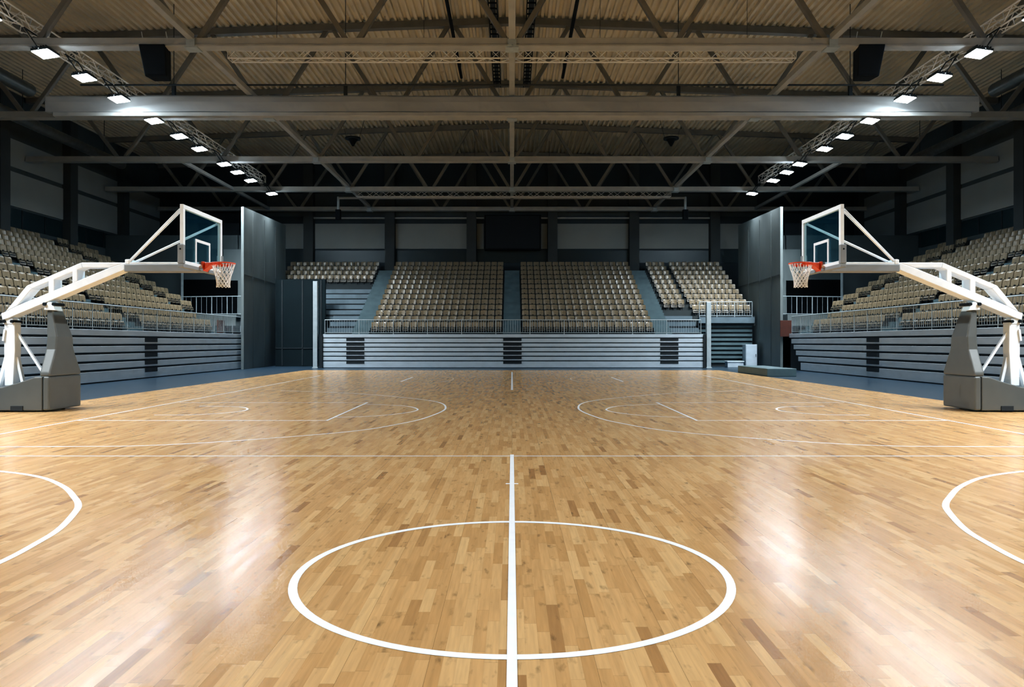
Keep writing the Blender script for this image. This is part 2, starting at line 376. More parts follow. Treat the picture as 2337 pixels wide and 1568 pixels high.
zs_far = [0.0, 0.365, 0.62, 0.865, 1.12, 1.36, 1.63, DECK]
def side_z(i): return [0.0, 0.40, 0.70, 1.0, 1.29, 1.59, DECK][i]
TF = thing('telescopic_bleacher', 'folded grey bleacher front along the far end of the court', 'bleacher', (0, 40, 0))
MB().box(-10.45, 10.58, 40.012, 40.3, 0, DECK - 0.01).build('backing', MT['gap'], TF)  # dark sheet close behind the panels, gives their gaps a painted shade
for i in range(7):
    MB().box(-10.45, 10.58, 39.98, 40.005, zs_far[i] + (0.03 if i == 0 else 0.06), zs_far[i + 1]).build('front_panel', MT['panel'], TF, bevel=0.006)
for x0, x1 in ((-9.16, -8.17), (-0.485, 0.53), (8.2, 9.2)):
    for i in range(6): MB().box(x0, x1, 39.965, 40.0, zs_far[i + 1] - 0.125, zs_far[i + 1] + 0.004).build('step_slot', MT['gap'], TF)
MB().box(-10.62, -10.47, 39.9, 40.3, 0, DECK).build('end_panel', MT['gap'], TF)
MB().box(10.58, 10.7, 39.9, 40.3, 0, DECK).build('end_panel', MT['gap'], TF)
for s, z1 in ((-1, 4.8), (1, 3.65)):
    x = s * 10.87
    o = MB().box(x - 0.12, x + 0.12, 39.9, 40.15, 0, z1); o.box(x - 0.16, x + 0.16, 39.86, 40.19, 0, 0.04)
    tag(o.build('steel_post', MT['galv'], bevel=0.01), 'pale steel post at the %s end of the far bleacher' % SIDE[s], 'post')

A1 = (28.45, 29.5); A2 = (36.9, 37.9); SY0 = 15.0
def side_end(k): return 39.0 + 0.14 * k
for s in (-1, 1):
    sd = SIDE[s]
    ST = thing('grandstand', '%s side stand with rows of cream seats above the grey bleacher' % sd, 'grandstand', (s * 14.5, 28, 0))
    m = MB()
    for k in range(ROWS):
        xa, xb = s * (14.7 + TREAD * k), s * (14.7 + TREAD * (k + 1) + (0.1 if k == ROWS - 1 else 0))
        m.box(min(xa, xb), max(xa, xb), SY0, 37.95 if k < 3 else side_end(k) + 0.2, DECK + RISE * (k - 1) - 0.2, DECK + RISE * k)
    m.build('seat_tier', MT['tier'], ST)
    for ya, yb in (A1, A2):
        m = MB()
        for k in range(ROWS):
            for h in (0, 1):
                if k == 0 and h == 0: continue
                xa = 14.65 + TREAD * k - 0.36 + h * 0.36; xa, xb = sorted((s * xa, s * (xa + 0.37)))
                m.box(xa, xb, ya + 0.03, yb - 0.03, DECK + RISE * k - 0.38 + h * 0.183, DECK + RISE * k - 0.17 + h * 0.183 + 0.004)
        m.build('stair', MT['stair'], ST)
    # corner landing
    xa, xb = sorted((s * 14.6, s * 18.6)); MB().box(xa, xb, 38.3, 43.2, 2.3, 2.9).build('landing', MT['conc'], ST)
    TB = thing('telescopic_bleacher', 'folded grey bleacher front along the %s side of the court' % sd, 'bleacher', (s * 14.5, 28, 0))
    bx = lambda m, x0, x1, *r: m.box(min(s * x0, s * x1), max(s * x0, s * x1), *r)
    bx(MB(), 14.485, 14.72, SY0, 39.2 if s < 0 else 37.6, 0, DECK - 0.01).build('backing', MT['gap'], TB)  # dark sheet whose colour replaces the shade between the side panels
    for i in range(6):
        ye = 39.2 if s < 0 else 36.2 + 0.3 * i
        bx(MB(), 14.45, 14.478, SY0, ye, side_z(i) + (0.04 if i == 0 else 0.075), side_z(i + 1)).build('front_panel', MT['panel'], TB, bevel=0.008)
        if i < 5: bx(MB(), 14.435, 14.46, A1[0], A1[0] + 1.0, side_z(i + 1) - 0.155, side_z(i + 1) + 0.01).build('step_slot', MT['gap'], TB)

# ------------------------------------------------------------------ railings
def railing(label, p, q, h=0.86, bay=1.12, gapw=0.115, name='railing', gate=None):
    p, q = Vector(p), Vector(q); t = thing(name, label, 'railing', (p + q) / 2)
    L = (q - p).length; d = (q - p) / L; nb = max(1, round(L / bay)); up = Vector((0, 0, h))
    MB().tube(p + up, q + up, 0.024, 6).build('top_rail', MT['galv'], t)
    MB().bar(p + Vector((0, 0, 0.09)), q + Vector((0, 0, 0.09)), 0.03, 0.03).build('bottom_rail', MT['galv'], t)
    for i in range(nb + 1):
        a = p + d * (L * i / nb)
        MB().tube(a, a + up, 0.022, 6).build('post', MT['galv'], t)
        if i < nb:
            k = int(L / nb / gapw); m = MB()
            for j in range(1, k):
                c = a + d * (L / nb * j / k); m.tube(c + Vector((0, 0, 0.09)), c + up, 0.008, 4, cap=False)
            m.build('bar_panel', MT['galv'], t)
    return t
for s in (-1, 1):
    railing('galvanised railing with thin bars along the front of the %s stand' % SIDE[s], (s * 14.6, SY0 + 1, DECK), (s * 14.6, 38.9 if s < 0 else 37.7, DECK), h=0.9)
    railing('short galvanised railing on the raised landing in the far %s corner' % SIDE[s], (s * 18.4, 40.2, 2.9), (s * 14.75, 39.6, 2.9), h=1.05, bay=0.9, gapw=0.3, name='landing_railing')
railing('galvanised railing with thin bars along the front of the far stand', (-10.4, 40.2, DECK), (10.5, 40.2, DECK), h=0.8, bay=1.9, gapw=0.13)
railing('railing in front of the corner seats right of the far stand', (11.0, 42.45, 2.9), (14.1, 42.45, 2.9), h=0.9, bay=1.0, gapw=0.14)

# ------------------------------------------------------------------ seats
def shell(w, h, t, curve, ch, tilt, mi=0, y0=0.0, z0=0.0, m=None):
    """a curved plastic panel, rounded at its upper corners; faces -Y"""
    m = m or MB(); nx = 4; rowsz = [0, 0.12, 0.8, 1.0]; vs = []
    for back in (0, 1):
        for j, fz in enumerate(rowsz):
            ww = w * (0.5 - (ch if j == 3 else (ch * 0.5 if j == 0 else 0)))
            for i in range(nx + 1):
                fx = i / nx * 2 - 1; z = fz * h
                vs.append((fx * ww, y0 + (t if back else 0) - curve * fx * fx + tilt * z + (0.02 if j == 3 else 0), z0 + z))
    R = len(rowsz); C = nx + 1; N = R * C; fs = []
    for j in range(R - 1):
        for i in range(nx):
            a = j * C + i; fs += [(a, a + 1, a + C + 1, a + C), (N + a, N + a + C, N + a + C + 1, N + a + 1)]
    for i in range(nx): fs += [(i, N + i, N + i + 1, i + 1), ((R - 1) * C + i, (R - 1) * C + i + 1, N + (R - 1) * C + i + 1, N + (R - 1) * C + i)]
    for j in range(R - 1):
        a = j * C; fs += [(a, a + C, N + a + C, N + a), (a + nx, N + a + nx, N + a + C + nx, a + C + nx)]
    return m.add(vs, fs, mi)
def seat_parts():
    b = shell(0.385, 0.275, 0.03, 0.03, 0.06, 0.16, y0=0.06, z0=0.42)
    p = shell(0.36, 0.17, 0.045, 0.015, 0.05, 0.30, y0=-0.06, z0=0.215)      # tipped-up pan
    k = MB().box(-0.03, 0.03, 0.02, 0.1, 0.0, 0.46).box(-0.15, 0.15, -0.06, 0.1, 0.27, 0.32).box(-0.12, 0.12, -0.02, 0.14, 0, 0.02)
    return b, p, k
sb_, sp_, sk_ = seat_parts()
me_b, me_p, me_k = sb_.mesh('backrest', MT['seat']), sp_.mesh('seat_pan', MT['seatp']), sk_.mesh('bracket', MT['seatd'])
for me in (me_b, me_p):
    for p in me.polygons: p.use_smooth = False
PITCH = 0.438
seats = []      # (x, y, z, rot, side, row, block, index)
def in_frame(x, y, z, mg=0): return y > 2 and -mg < CX + x * F / y < 2337 + mg
for s in (-1, 1):
    for k in range(ROWS):
        X = s * (15.25 + TREAD * k); Z = DECK + RISE * k
        for bi, (ya, yb) in enumerate(((SY0 + 0.2, A1[0]), (A1[1], A2[0]), (A2[1], side_end(k) + 0.2))):
            if bi == 2 and k < 3: continue
            nn = int((yb - ya) / PITCH); off = (yb - ya - nn * PITCH) / 2
            for i in range(nn):
                y = ya + off + PITCH * (i + 0.5)
                seats.append((X, y, Z, -s * PI / 2, s, k, bi, (nn - i) if bi == 0 else i + 1))
def far_block(x0, x1, k0, k1, bl):
    nn = int((x1 - x0) / PITCH + 0.02); off = (x1 - x0 - nn * PITCH) / 2
    for k in range(k0, k1):
        for i in range(nn): seats.append((x0 + off + PITCH * (i + 0.5), 41.0 + TREAD * k - 0.02, DECK + RISE * k, 0, 0, k, bl, i + 1))
far_block(-8.02, -0.56, 0, ROWS, 0); far_block(0.56, 8.02, 0, ROWS, 1)
far_block(-15.3, -9.05, 9, ROWS, 2); far_block(9.05, 10.6, 4, ROWS, 3); far_block(10.7, 14.3, 3, ROWS, 3)
def vis(q): return in_frame(q[0], q[1], q[2], -6)
near = sorted([q for q in seats if vis(q)], key=lambda q: (round(q[1], 3), abs(q[0]), q[0]))[:300]
ns = set(near)
BL = ['before the near stair', 'past the near stair', 'past the far stair']
for n_, q in enumerate(near):
    x, y, z, rz, s, k, bi, i = q
    o = bpy.data.objects.new('stadium_seat', None); COL.objects.link(o); o.location = (x, y, z); o.rotation_euler = (0, 0, rz); o.empty_display_size = 0.1
    tag(o, 'cream seat in row %s up the %s stand, %s seat %s' % (NUM[k], SIDE[s], ORD[i - 1], BL[bi]), 'seat', 'cream seats of the %s stand' % SIDE[s])
    for nm, me in (('backrest', me_b), ('seat_pan', me_p), ('bracket', me_k)):
        c = bpy.data.objects.new(nm, me); c.parent = o; COL.objects.link(c)
rest = MB()
for q in seats:
    if q in ns or not in_frame(q[0], q[1], q[2], 520): continue
    R = Matrix.Translation((q[0], q[1], q[2])) @ Matrix.Rotation(q[3], 4, 'Z')
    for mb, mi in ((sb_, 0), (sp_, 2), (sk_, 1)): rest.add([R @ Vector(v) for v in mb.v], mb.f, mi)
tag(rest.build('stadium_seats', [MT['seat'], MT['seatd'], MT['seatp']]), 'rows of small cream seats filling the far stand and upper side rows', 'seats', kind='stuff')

# ================================================================== ROOF STEEL
TY = [21.96, 28.94, 35.95, 42.95, 49.35]
TB0 = H + 9.0
TN = ['nearest grey steel roof truss above the court', 'grey steel roof truss just behind the rolled curtain', 'middle grey steel roof truss, bare below the ribbed roof',
      'second farthest steel roof truss, above the thin pipe', 'farthest steel roof truss in front of the far end wall']
for ti, Y in enumerate(TY):
    t = thing('roof_truss', TN[ti], 'roof truss', (0, Y, TB0), 'steel roof trusses')
    hw = 24.2
    MB().box(-hw, hw, Y, Y + 0.3, TB0, TB0 + 0.25).box(-hw, hw, Y - 0.04, Y + 0.34, TB0 - 0.02, TB0 + 0.035).build('bottom_chord', MT['steel'], t, bevel=0.008)
    m = MB()
    for sx in (-1, 1):
        z0, z1 = roofz(0) - 0.02, roofz(hw) - 0.02
        m.hexa([(0, Y + 0.02, z0 - 0.26), (0, Y + 0.28, z0 - 0.26), (0, Y + 0.28, z0), (0, Y + 0.02, z0)], [(sx * hw, Y + 0.02, z1 - 0.26), (sx * hw, Y + 0.28, z1 - 0.26), (sx * hw, Y + 0.28, z1), (sx * hw, Y + 0.02, z1)])
    m.build('top_chord', MT['brace'], t)
    for i in range(-5, 6):
        xb = i * 4.875
        if abs(xb) > hw: continue
        for sx in (-1, 1):
            xt = xb + sx * 2.3
            if abs(xt) > hw: continue
            MB().bar((xb + sx * 0.2, Y + 0.15, TB0 + 0.25), (xt, Y + 0.15, roofz(xt) - 0.25), 0.16, 0.16, up=(0, 1, 0)).build('web_brace', MT['brace'], t, bevel=0.015)
    for xg in (-9.75, 0, 9.75):
        MB().box(xg - 0.2, xg + 0.2, Y - 0.05, Y + 0.36, TB0 - 0.06, TB0 - 0.02).box(xg - 0.13, xg + 0.13, Y - 0.06, Y + 0.02, TB0 - 0.02, TB0 + 0.2).build('node_plate', MT['galv'], t)
for x, lb in ((-9.75, 'long steel tie under the roof left of the centre line'), (0, 'long steel tie under the roof along the centre line'), (9.75, 'long steel tie under the roof right of the centre line')):
    o = MB()
    ys = [16.0] + TY
    for a, b in zip(ys[:-1], ys[1:]): o.box(x - 0.1, x + 0.1, a + (0.3 if a > 17 else 0), b, TB0 + 0.18, TB0 + 0.36)
    tag(o.build('tie_beam', MT['steel'], bevel=0.01), lb, 'roof beam')
for s in (-1, 1):
    tag(MB().box(s * 16.6 - 0.08, s * 16.6 + 0.08, 36.3, 49.3, TB0 + 0.03, TB0 + 0.2).build('tie_beam', MT['steel']), 'thin steel tie beside the %s light truss near the far end' % SIDE[s], 'roof beam')

# rolled-up dividing curtain hanging below the second truss
CYY, CH = 26.98, 17.3
RC = thing('rolled_curtain', 'grey rolled-up dividing curtain across the hall under the roof', 'curtain', (0, CYY, TB0))
m = MB(); nx = 120; vs = []; fs = []
profc = [(0.0, 9.175), (-0.10, 9.17), (-0.18, 9.10), (-0.21, 8.9), (-0.2, 8.54), (0.0, 8.54)]
for i in range(nx + 1):
    x = -CH + 2 * CH * i / nx
    for j, (dy, z) in enumerate(profc): vs.append((x, CYY + dy + 0.018 * math.sin(x * 1.7 + z * 5) * (0.3 < j < 4.5), H + z + 0.008 * math.sin(x * 0.9)))
K = len(profc)
for i in range(nx):
    for j in range(K): fs.append((i * K + j, (i + 1) * K + j, (i + 1) * K + (j + 1) % K, i * K + (j + 1) % K))
fs += [tuple(range(K)), tuple(range(nx * K, nx * K + K))]
m.add(vs, fs).build('curtain_roll', MT['curtain'], RC, smooth=False)
MB().box(-CH + 0.3, CH - 0.3, CYY - 0.24, CYY + 0.02, H + 8.37, H + 8.52).build('bottom_rail', MT['steel'], RC, bevel=0.02)
for x in (-12.6, -6.2, 6.2, 12.6): MB().box(x - 0.06, x + 0.06, CYY - 0.1, CYY + 0.02, H + 9.15, H + 9.6).build('hanger', MT['darksteel'], RC)
for x in (-12.6, -6.2, 6.2, 12.6): MB().tube((x, CYY - 0.04, H + 9.6), (x, CYY - 0.04, roofz(x)), 0.015, 5).build('hanging_wire', MT['darksteel'], RC)
tag(MB().tube((-15.8, CYY - 0.5, H + 9.42), (15.8, CYY - 0.5, H + 9.42), 0.035).build('drive_shaft', MT['darksteel']), 'thin dark drive shaft just above the rolled curtain', 'pipe')

# ------------------------------------------------------------------ lattice lighting trusses
def lattice(label, p, q, w, h, step, r=0.027, name='lighting_truss', group=None):
    p, q = Vector(p), Vector(q); t = thing(name, label, 'lighting truss', (p + q) / 2, group)
    d = (q - p).normalized(); L = (q - p).length; a = d.cross(Vector((0, 0, 1))).normalized() * w / 2; b = Vector((0, 0, h / 2))
    cs = [-a - b, a - b, a + b, -a + b]
    for c in cs: MB().tube(p + c, q + c, r, 6).build('main_tube', MT['alu'], t)
    m = MB(); k = round(L / step)
    for i in range(k):
        u0, u1 = p + d * (L * i / k), p + d * (L * (i + 1) / k)
        for j in range(4):
            c0, c1 = cs[j], cs[(j + 1) % 4]
            if i % 2: c0, c1 = c1, c0
            m.tube(u0 + c0, u1 + c1, r * 0.55, 4, cap=False)
    for e in (p, q):
        for j in range(4): m.tube(e + cs[j], e + cs[(j + 1) % 4], r * 0.6, 4)
    m.build('lattice', MT['alu'], t)
    return t
LTX, LTZ = 14.75, H + 9.62
for s in (-1, 1):
    t = lattice('long lattice truss carrying the %s row of floodlights' % SIDE[s], (s * LTX, 16.5, LTZ), (s * LTX, 42.75, LTZ), 0.36, 0.4, 0.45)
t = lattice('lattice truss hanging crosswise behind the nearest roof truss', (-9.6, 24.6, hz(124, 24.6)), (9.6, 24.6, hz(124, 24.6)), 0.36, 0.4, 0.42, r=0.026)
for x in (-8, -3, 3, 8): MB().tube((x, 24.6, hz(110, 24.6)), (x, 24.6, roofz(x)), 0.008, 4).build('hanging_wire', MT['darksteel'], t)
t = lattice('lattice truss hanging crosswise near the far end wall', (-9.7, 45.2, hz(443, 45.2)), (9.9, 45.2, hz(443, 45.2)), 0.36, 0.36, 0.5)
for x in (-8, -3, 3, 8): MB().tube((x, 45.2, hz(436, 45.2)), (x, 45.2, roofz(x)), 0.008, 4).build('hanging_wire', MT['darksteel'], t)

# ------------------------------------------------------------------ floodlights
LY = [19.4, 21.9, 23.9, 26.0, 28.55, 30.7, 32.7, 35.5, 37.2, 39.1, 42.55]
LX, LZ, TILT = 14.13, H + 8.72, math.radians(8)
AIM, SPREAD, POWER = math.radians(12), math.radians(112), 310.0
FROM = ['nearest', 'second', 'third', 'fourth', 'fifth', 'sixth', 'seventh', 'eighth', 'ninth', 'tenth', 'farthest']
def flood(s, Y, lab):
    t = thing('floodlight', lab, 'floodlight', (s * LX, Y, LZ), 'floodlights of the %s row' % SIDE[s])
    R = Matrix.Translation((s * LX, Y, LZ)) @ Matrix.Rotation(s * TILT, 4, 'Y')
    def xf(mb): mb.v = [tuple(R @ Vector(v)) for v in mb.v]; return mb
    xf(MB().box(-0.26, 0.26, -0.3, 0.3, 0.02, 0.1)).build('housing', MT['darksteel'], t, bevel=0.01)
    m = MB()
    for i in range(6): m.box(-0.22 + i * 0.08, -0.2 + i * 0.08, -0.26, 0.26, 0.1, 0.16)
    xf(m).build('heat_sink', MT['darksteel'], t)
    for e in (-1, 1): xf(MB().box(-0.24, 0.24, e * 0.15 - 0.138, e * 0.15 + 0.138, 0.0, 0.02)).build('diffuser', MT['led'], t)
    m = MB()
    for e in (-1, 1): m.bar((s * LX, Y + e * 0.33, LZ + 0.05), (s * (LTX - 0.18), Y + e * 0.33, LTZ - 0.2), 0.03, 0.03)
    m.bar((s * (LTX - 0.18), Y - 0.34, LTZ - 0.22), (s * (LTX - 0.18), Y + 0.34, LTZ - 0.22), 0.04, 0.03)
    m.build('bracket', MT['darksteel'], t)
def lamp(s, Y):
    ld = bpy.data.lights.new('floodlight_lamp', 'AREA'); ld.shape = 'RECTANGLE'; ld.size = 0.46; ld.size_y = 0.66
    ld.energy = POWER * (0.3 if Y > 42 else 0.8 if Y > 34 else 0.46 if Y > 25 else 0.46 if Y > 14 else 1.1 if Y > 10 else 2.2); ld.color = (0.87, 0.95, 1.0); ld.spread = SPREAD
    lo = bpy.data.objects.new('floodlight_lamp', ld); COL.objects.link(lo); lo.location = (s * (LX - 0.06), Y, LZ - 0.12); lo.rotation_euler = Vector((-s * math.sin(AIM), math.sin(math.radians(15 if 30 < Y < 42 else 0)), -math.cos(AIM))).to_track_quat('-Z', 'Y').to_euler()
def beam(s, Y):                       # extra narrow lamp, added only to brighten the opposite hoop
    ld = bpy.data.lights.new('added_hoop_fill', 'AREA'); ld.shape = 'RECTANGLE'; ld.size = 0.3; ld.size_y = 0.3
    ld.energy = 130.0; ld.color = (0.90, 0.96, 1.0); ld.spread = math.radians(34)
    lo = bpy.data.objects.new('added_hoop_fill', ld); COL.objects.link(lo); lo.location = (s * (LX - 0.1), Y, LZ - 0.14)
    lo.rotation_euler = (Vector((-s * 6.9, 15.2, 3.3)) - lo.location).to_track_quat('-Z', 'Y').to_euler()
for s in (-1, 1):
    beam(s, 19.0)
    for i, Y in enumerate(LY):
        lamp(s, Y)
        flood(s, Y, '%s bright white floodlight of the %s row, counted from the viewer' % (FROM[i], SIDE[s]) if 0 < i < 10 else ('%s bright white floodlight of the %s row' % (FROM[i], SIDE[s]) + (' at the frame edge' if i == 0 else ' under the second farthest truss')))
    for Y in (17.2, 15.0, 12.8, 10.6, 8.4, 6.2, 4.0, 1.8, -0.4, -2.6): lamp(s, Y)       # the row goes on behind the viewer

# ------------------------------------------------------------------ roof services
for s in (-1, 1):
    sd = SIDE[s]
    # speaker hung from the nearest truss
    Y = 22.2; c = P(1168.5 + s * 807, 145, Y); c.x = s * abs(c.x)
    t = thing('hanging_speaker', 'black trapezoid loudspeaker hanging under the %s end of the nearest truss' % sd, 'speaker', c)
    tp = [(-0.40, -0.34, 0.47), (0.40, -0.34, 0.47), (0.30, 0.30, 0.47), (-0.30, 0.30, 0.47)]
    bt = [(-0.34, -0.16, -0.45), (0.34, -0.16, -0.45), (0.26, 0.30, -0.45), (-0.26, 0.30, -0.45)]
    sh = lambda l: [c + Vector((p[0] - s * 0.05 * (p[2] > 0) * -1, p[1], p[2])) for p in l]
    MB().hexa(sh(bt), sh(tp)).build('cabinet', MT['black'], t, bevel=0.03)
    g = lambda p, dz: c + Vector((p[0] * 0.9, p[1] - 0.025, p[2] + dz))
    MB().hexa([g(bt[0], 0.05), g(bt[1], 0.05), g(tp[1], -0.05), g(tp[0], -0.05)], [v + Vector((0, 0.03, 0)) for v in (g(bt[0], 0.05), g(bt[1], 0.05), g(tp[1], -0.05), g(tp[0], -0.05))]).build('grille', MT['black'], t)
    MB().box(c.x - 0.42, c.x + 0.42, c.y - 0.05, c.y + 0.05, c.z + 0.47, c.z + 0.52).build('bracket', MT['darksteel'], t)
    for dx in (-0.38, 0.36): MB().tube((c.x + dx, c.y - 0.1, c.z + 0.5), (c.x + dx, c.y - 0.28, TB0 + 0.42), 0.012, 5).build('hanging_wire', MT['galv'], t)
    # spiral ducts
    for (xx, zz, ya, yb, r, lb) in ((20.6, H + 10.75, 18, 31, 0.27, 'upper'), (22.0, H + 10.0, 24, 41, 0.24, 'lower')):
        t = thing('spiral_duct', '%s of the two zinc spiral ducts along the %s wall' % (lb, sd), 'duct', (s * xx, (ya + yb) / 2, zz))
        m = MB(); n_ = int((yb - ya) / 0.3); k = 14
        vs = []; fs = []
        for i in range(n_ * 2 + 1):
            rr = r + (0.02 if i % 2 else 0)
            for j in range(k): vs.append((s * xx + rr * math.cos(2 * PI * j / k), ya + 0.15 * i, zz + rr * math.sin(2 * PI * j / k)))
        for i in range(n_ * 2):
            for j in range(k): fs.append((i * k + j, i * k + (j + 1) % k, (i + 1) * k + (j + 1) % k, (i + 1) * k + j))
        m.add(vs, fs).build('duct_pipe', MT['duct'], t, smooth=True)
        for yy in (ya + 2, (ya + yb) / 2, yb - 2): MB().bar((s * xx, yy, zz + r), (s * xx, yy, roofz(xx)), 0.03, 0.01).build('strap', MT['darksteel'], t)
    # cable trays by the ridge
    t = thing('cable_tray', 'dark cable ladder under the roof just %s of the centre tie' % sd, 'cable tray', (s * 0.72, 29, RZ - 0.5))
    m = MB(); zz = RZ - 0.55
    for e in (-0.16, 0.16): m.box(s * 0.72 + e - 0.02, s * 0.72 + e + 0.02, 22.5, 35.5, zz, zz + 0.12)
    m.build('side_rail', MT['black'], t)
    m = MB(); yy = 22.6
    while yy < 35.4: m.box(s * 0.72 - 0.16, s * 0.72 + 0.16, yy, yy + 0.06, zz, zz + 0.04); yy += 0.45
    m.build('rung', MT['black'], t)
    MB().box(s * 0.72 - 0.1, s * 0.72 + 0.1, 22.5, 35.5, zz + 0.04, zz + 0.09).build('cable_bundle', MT['darksteel'], t)
    for yy in (24, 28, 32, 35): MB().box(s * 0.72 - 0.015, s * 0.72 + 0.015, yy, yy + 0.03, zz, RZ).build('hanger', MT['black'], t)
    t = thing('roof_pipe', 'black pipe under the ribbed roof %s of the centre, by the cross truss' % sd, 'pipe', (s * 2.4, 30, RZ - 0.4))
    MB().tube((s * 2.38, 24, RZ - 0.6), (s * 2.38, 34, RZ - 0.6), 0.07).build('pipe_run', MT['black'], t)
    for yy in (25, 29.5, 33.5): MB().box(s * 2.38 - 0.02, s * 2.38 + 0.02, yy, yy + 0.03, RZ - 0.6, roofz(2.4)).build('hanger', MT['black'], t)
    # pendant dome speakers
    q = P(1168.5 + s * 363, 322, 39.5); q.x = s * abs(q.x)
    t = thing('pendant_speaker', 'small dark dome speaker hanging under the roof %s of centre' % sd, 'speaker', q)
    MB().tube(q + Vector((0, 0, 0.1)), q + Vector((0, 0, 0.18)), 0.42, 16).build('dish', MT['darksteel'], t)
    MB().tube(q + Vector((0, 0, -0.28)), q + Vector((0, 0, 0.1)), 0.05, 12, r2=0.26).build('horn', MT['black'], t)
    for dx in (-0.35, 0.35): MB().tube(q + Vector((dx, 0, 0.18)), (q.x + dx * 2.2, q.y, roofz(q.x)), 0.01, 4).build('hanging_wire', MT['darksteel'], t)
    # floor-bound pipe end
# long thin pipe with bent ends
Y = 46.6; zp = hz(452, Y); xl, xr = wx(772, Y), wx(1564, Y)
t = thing('sprinkler_pipe', 'long pale pipe with down-turned ends in front of the far wall', 'pipe', (0, Y, zp))
MB().tube((xl, Y, zp), (xr, Y, zp), 0.075, 10).build('pipe_run', MT['steel'], t)
for x in (xl, xr):
    MB().tube((x, Y, zp + 0.075), (x, Y, zp - 0.85), 0.085, 10).build('drop_pipe', MT['galv'], t)
    MB().box(x - 0.16, x + 0.16, Y - 0.16, Y + 0.16, zp - 1.4, zp - 0.75).build('valve_box', MT['black'], t, bevel=0.02)
for x in (-7, -2.4, 2.4, 7): MB().tube((x, Y, zp), (x, Y, roofz(x)), 0.012, 4).build('hanger', MT['darksteel'], t)
# scoreboard screen
xa, xb = wx(1105, 49.9), wx(1235, 49.9)
t = thing('scoreboard', 'black blank scoreboard screen on the far wall above the stair', 'scoreboard', (0, 49.9, 8))
MB().box(xa, xb, 49.85, 50.53, hz(570, 49.9), hz(490, 49.9)).build('housing', MT['black'], t, bevel=0.03)
MB().box(xa + 0.12, xb - 0.12, 49.83, 49.86, hz(567, 49.9), hz(493, 49.9)).build('screen', MT['gap'], t)
# odds and ends in the corners
tag(MB().box(14.0, 14.62, 37.72, 37.77, 1.72, 2.57).build('brown_board', MT['brown'], bevel=0.01), 'dark orange-brown board at the far end of the right railing', 'board')
tag(MB().box(-14.95, -14.85, 36.6, 37.4, 1.9, 2.55).build('brown_board', MT['brown'], bevel=0.01), 'dark brown board behind the far end of the left railing', 'board')
tag(MB().box(10.62, 11.85, 30.1, 34.0, -0.004, 0.33).build('low_plinth', MT['stair'], bevel=0.02), 'low grey plinth on the blue floor right of the court', 'plinth')
t = thing('storage_cabinet', 'pale grey cabinet against the dark slatted wall', 'cabinet', (14.0, 41.6, 0))
MB().box(13.35, 14.0, 41.3, 41.9, 0.05, 1.3).build('cabinet_body', MT['panel'], t, bevel=0.01); MB().box(13.37, 13.98, 41.26, 41.3, 0.1, 1.27).build('door', MT['panel'], t); MB().box(13.9, 13.93, 41.23, 41.26, 0.6, 0.75).build('handle', MT['darksteel'], t); MB().box(13.4, 13.95, 41.35, 41.85, 0, 0.05).build('plinth_base', MT['darksteel'], t)
t = thing('equipment_box', 'low pale grey equipment box on the floor before the slatted wall', 'box', (12.4, 41.2, 0))
MB().box(12.2, 13.1, 40.9, 41.4, 0, 0.3).build('box_body', MT['panel'], t, bevel=0.015); MB().box(12.17, 13.13, 40.87, 41.43, 0.3, 0.36).build('lid', MT['panel'], t, bevel=0.01)

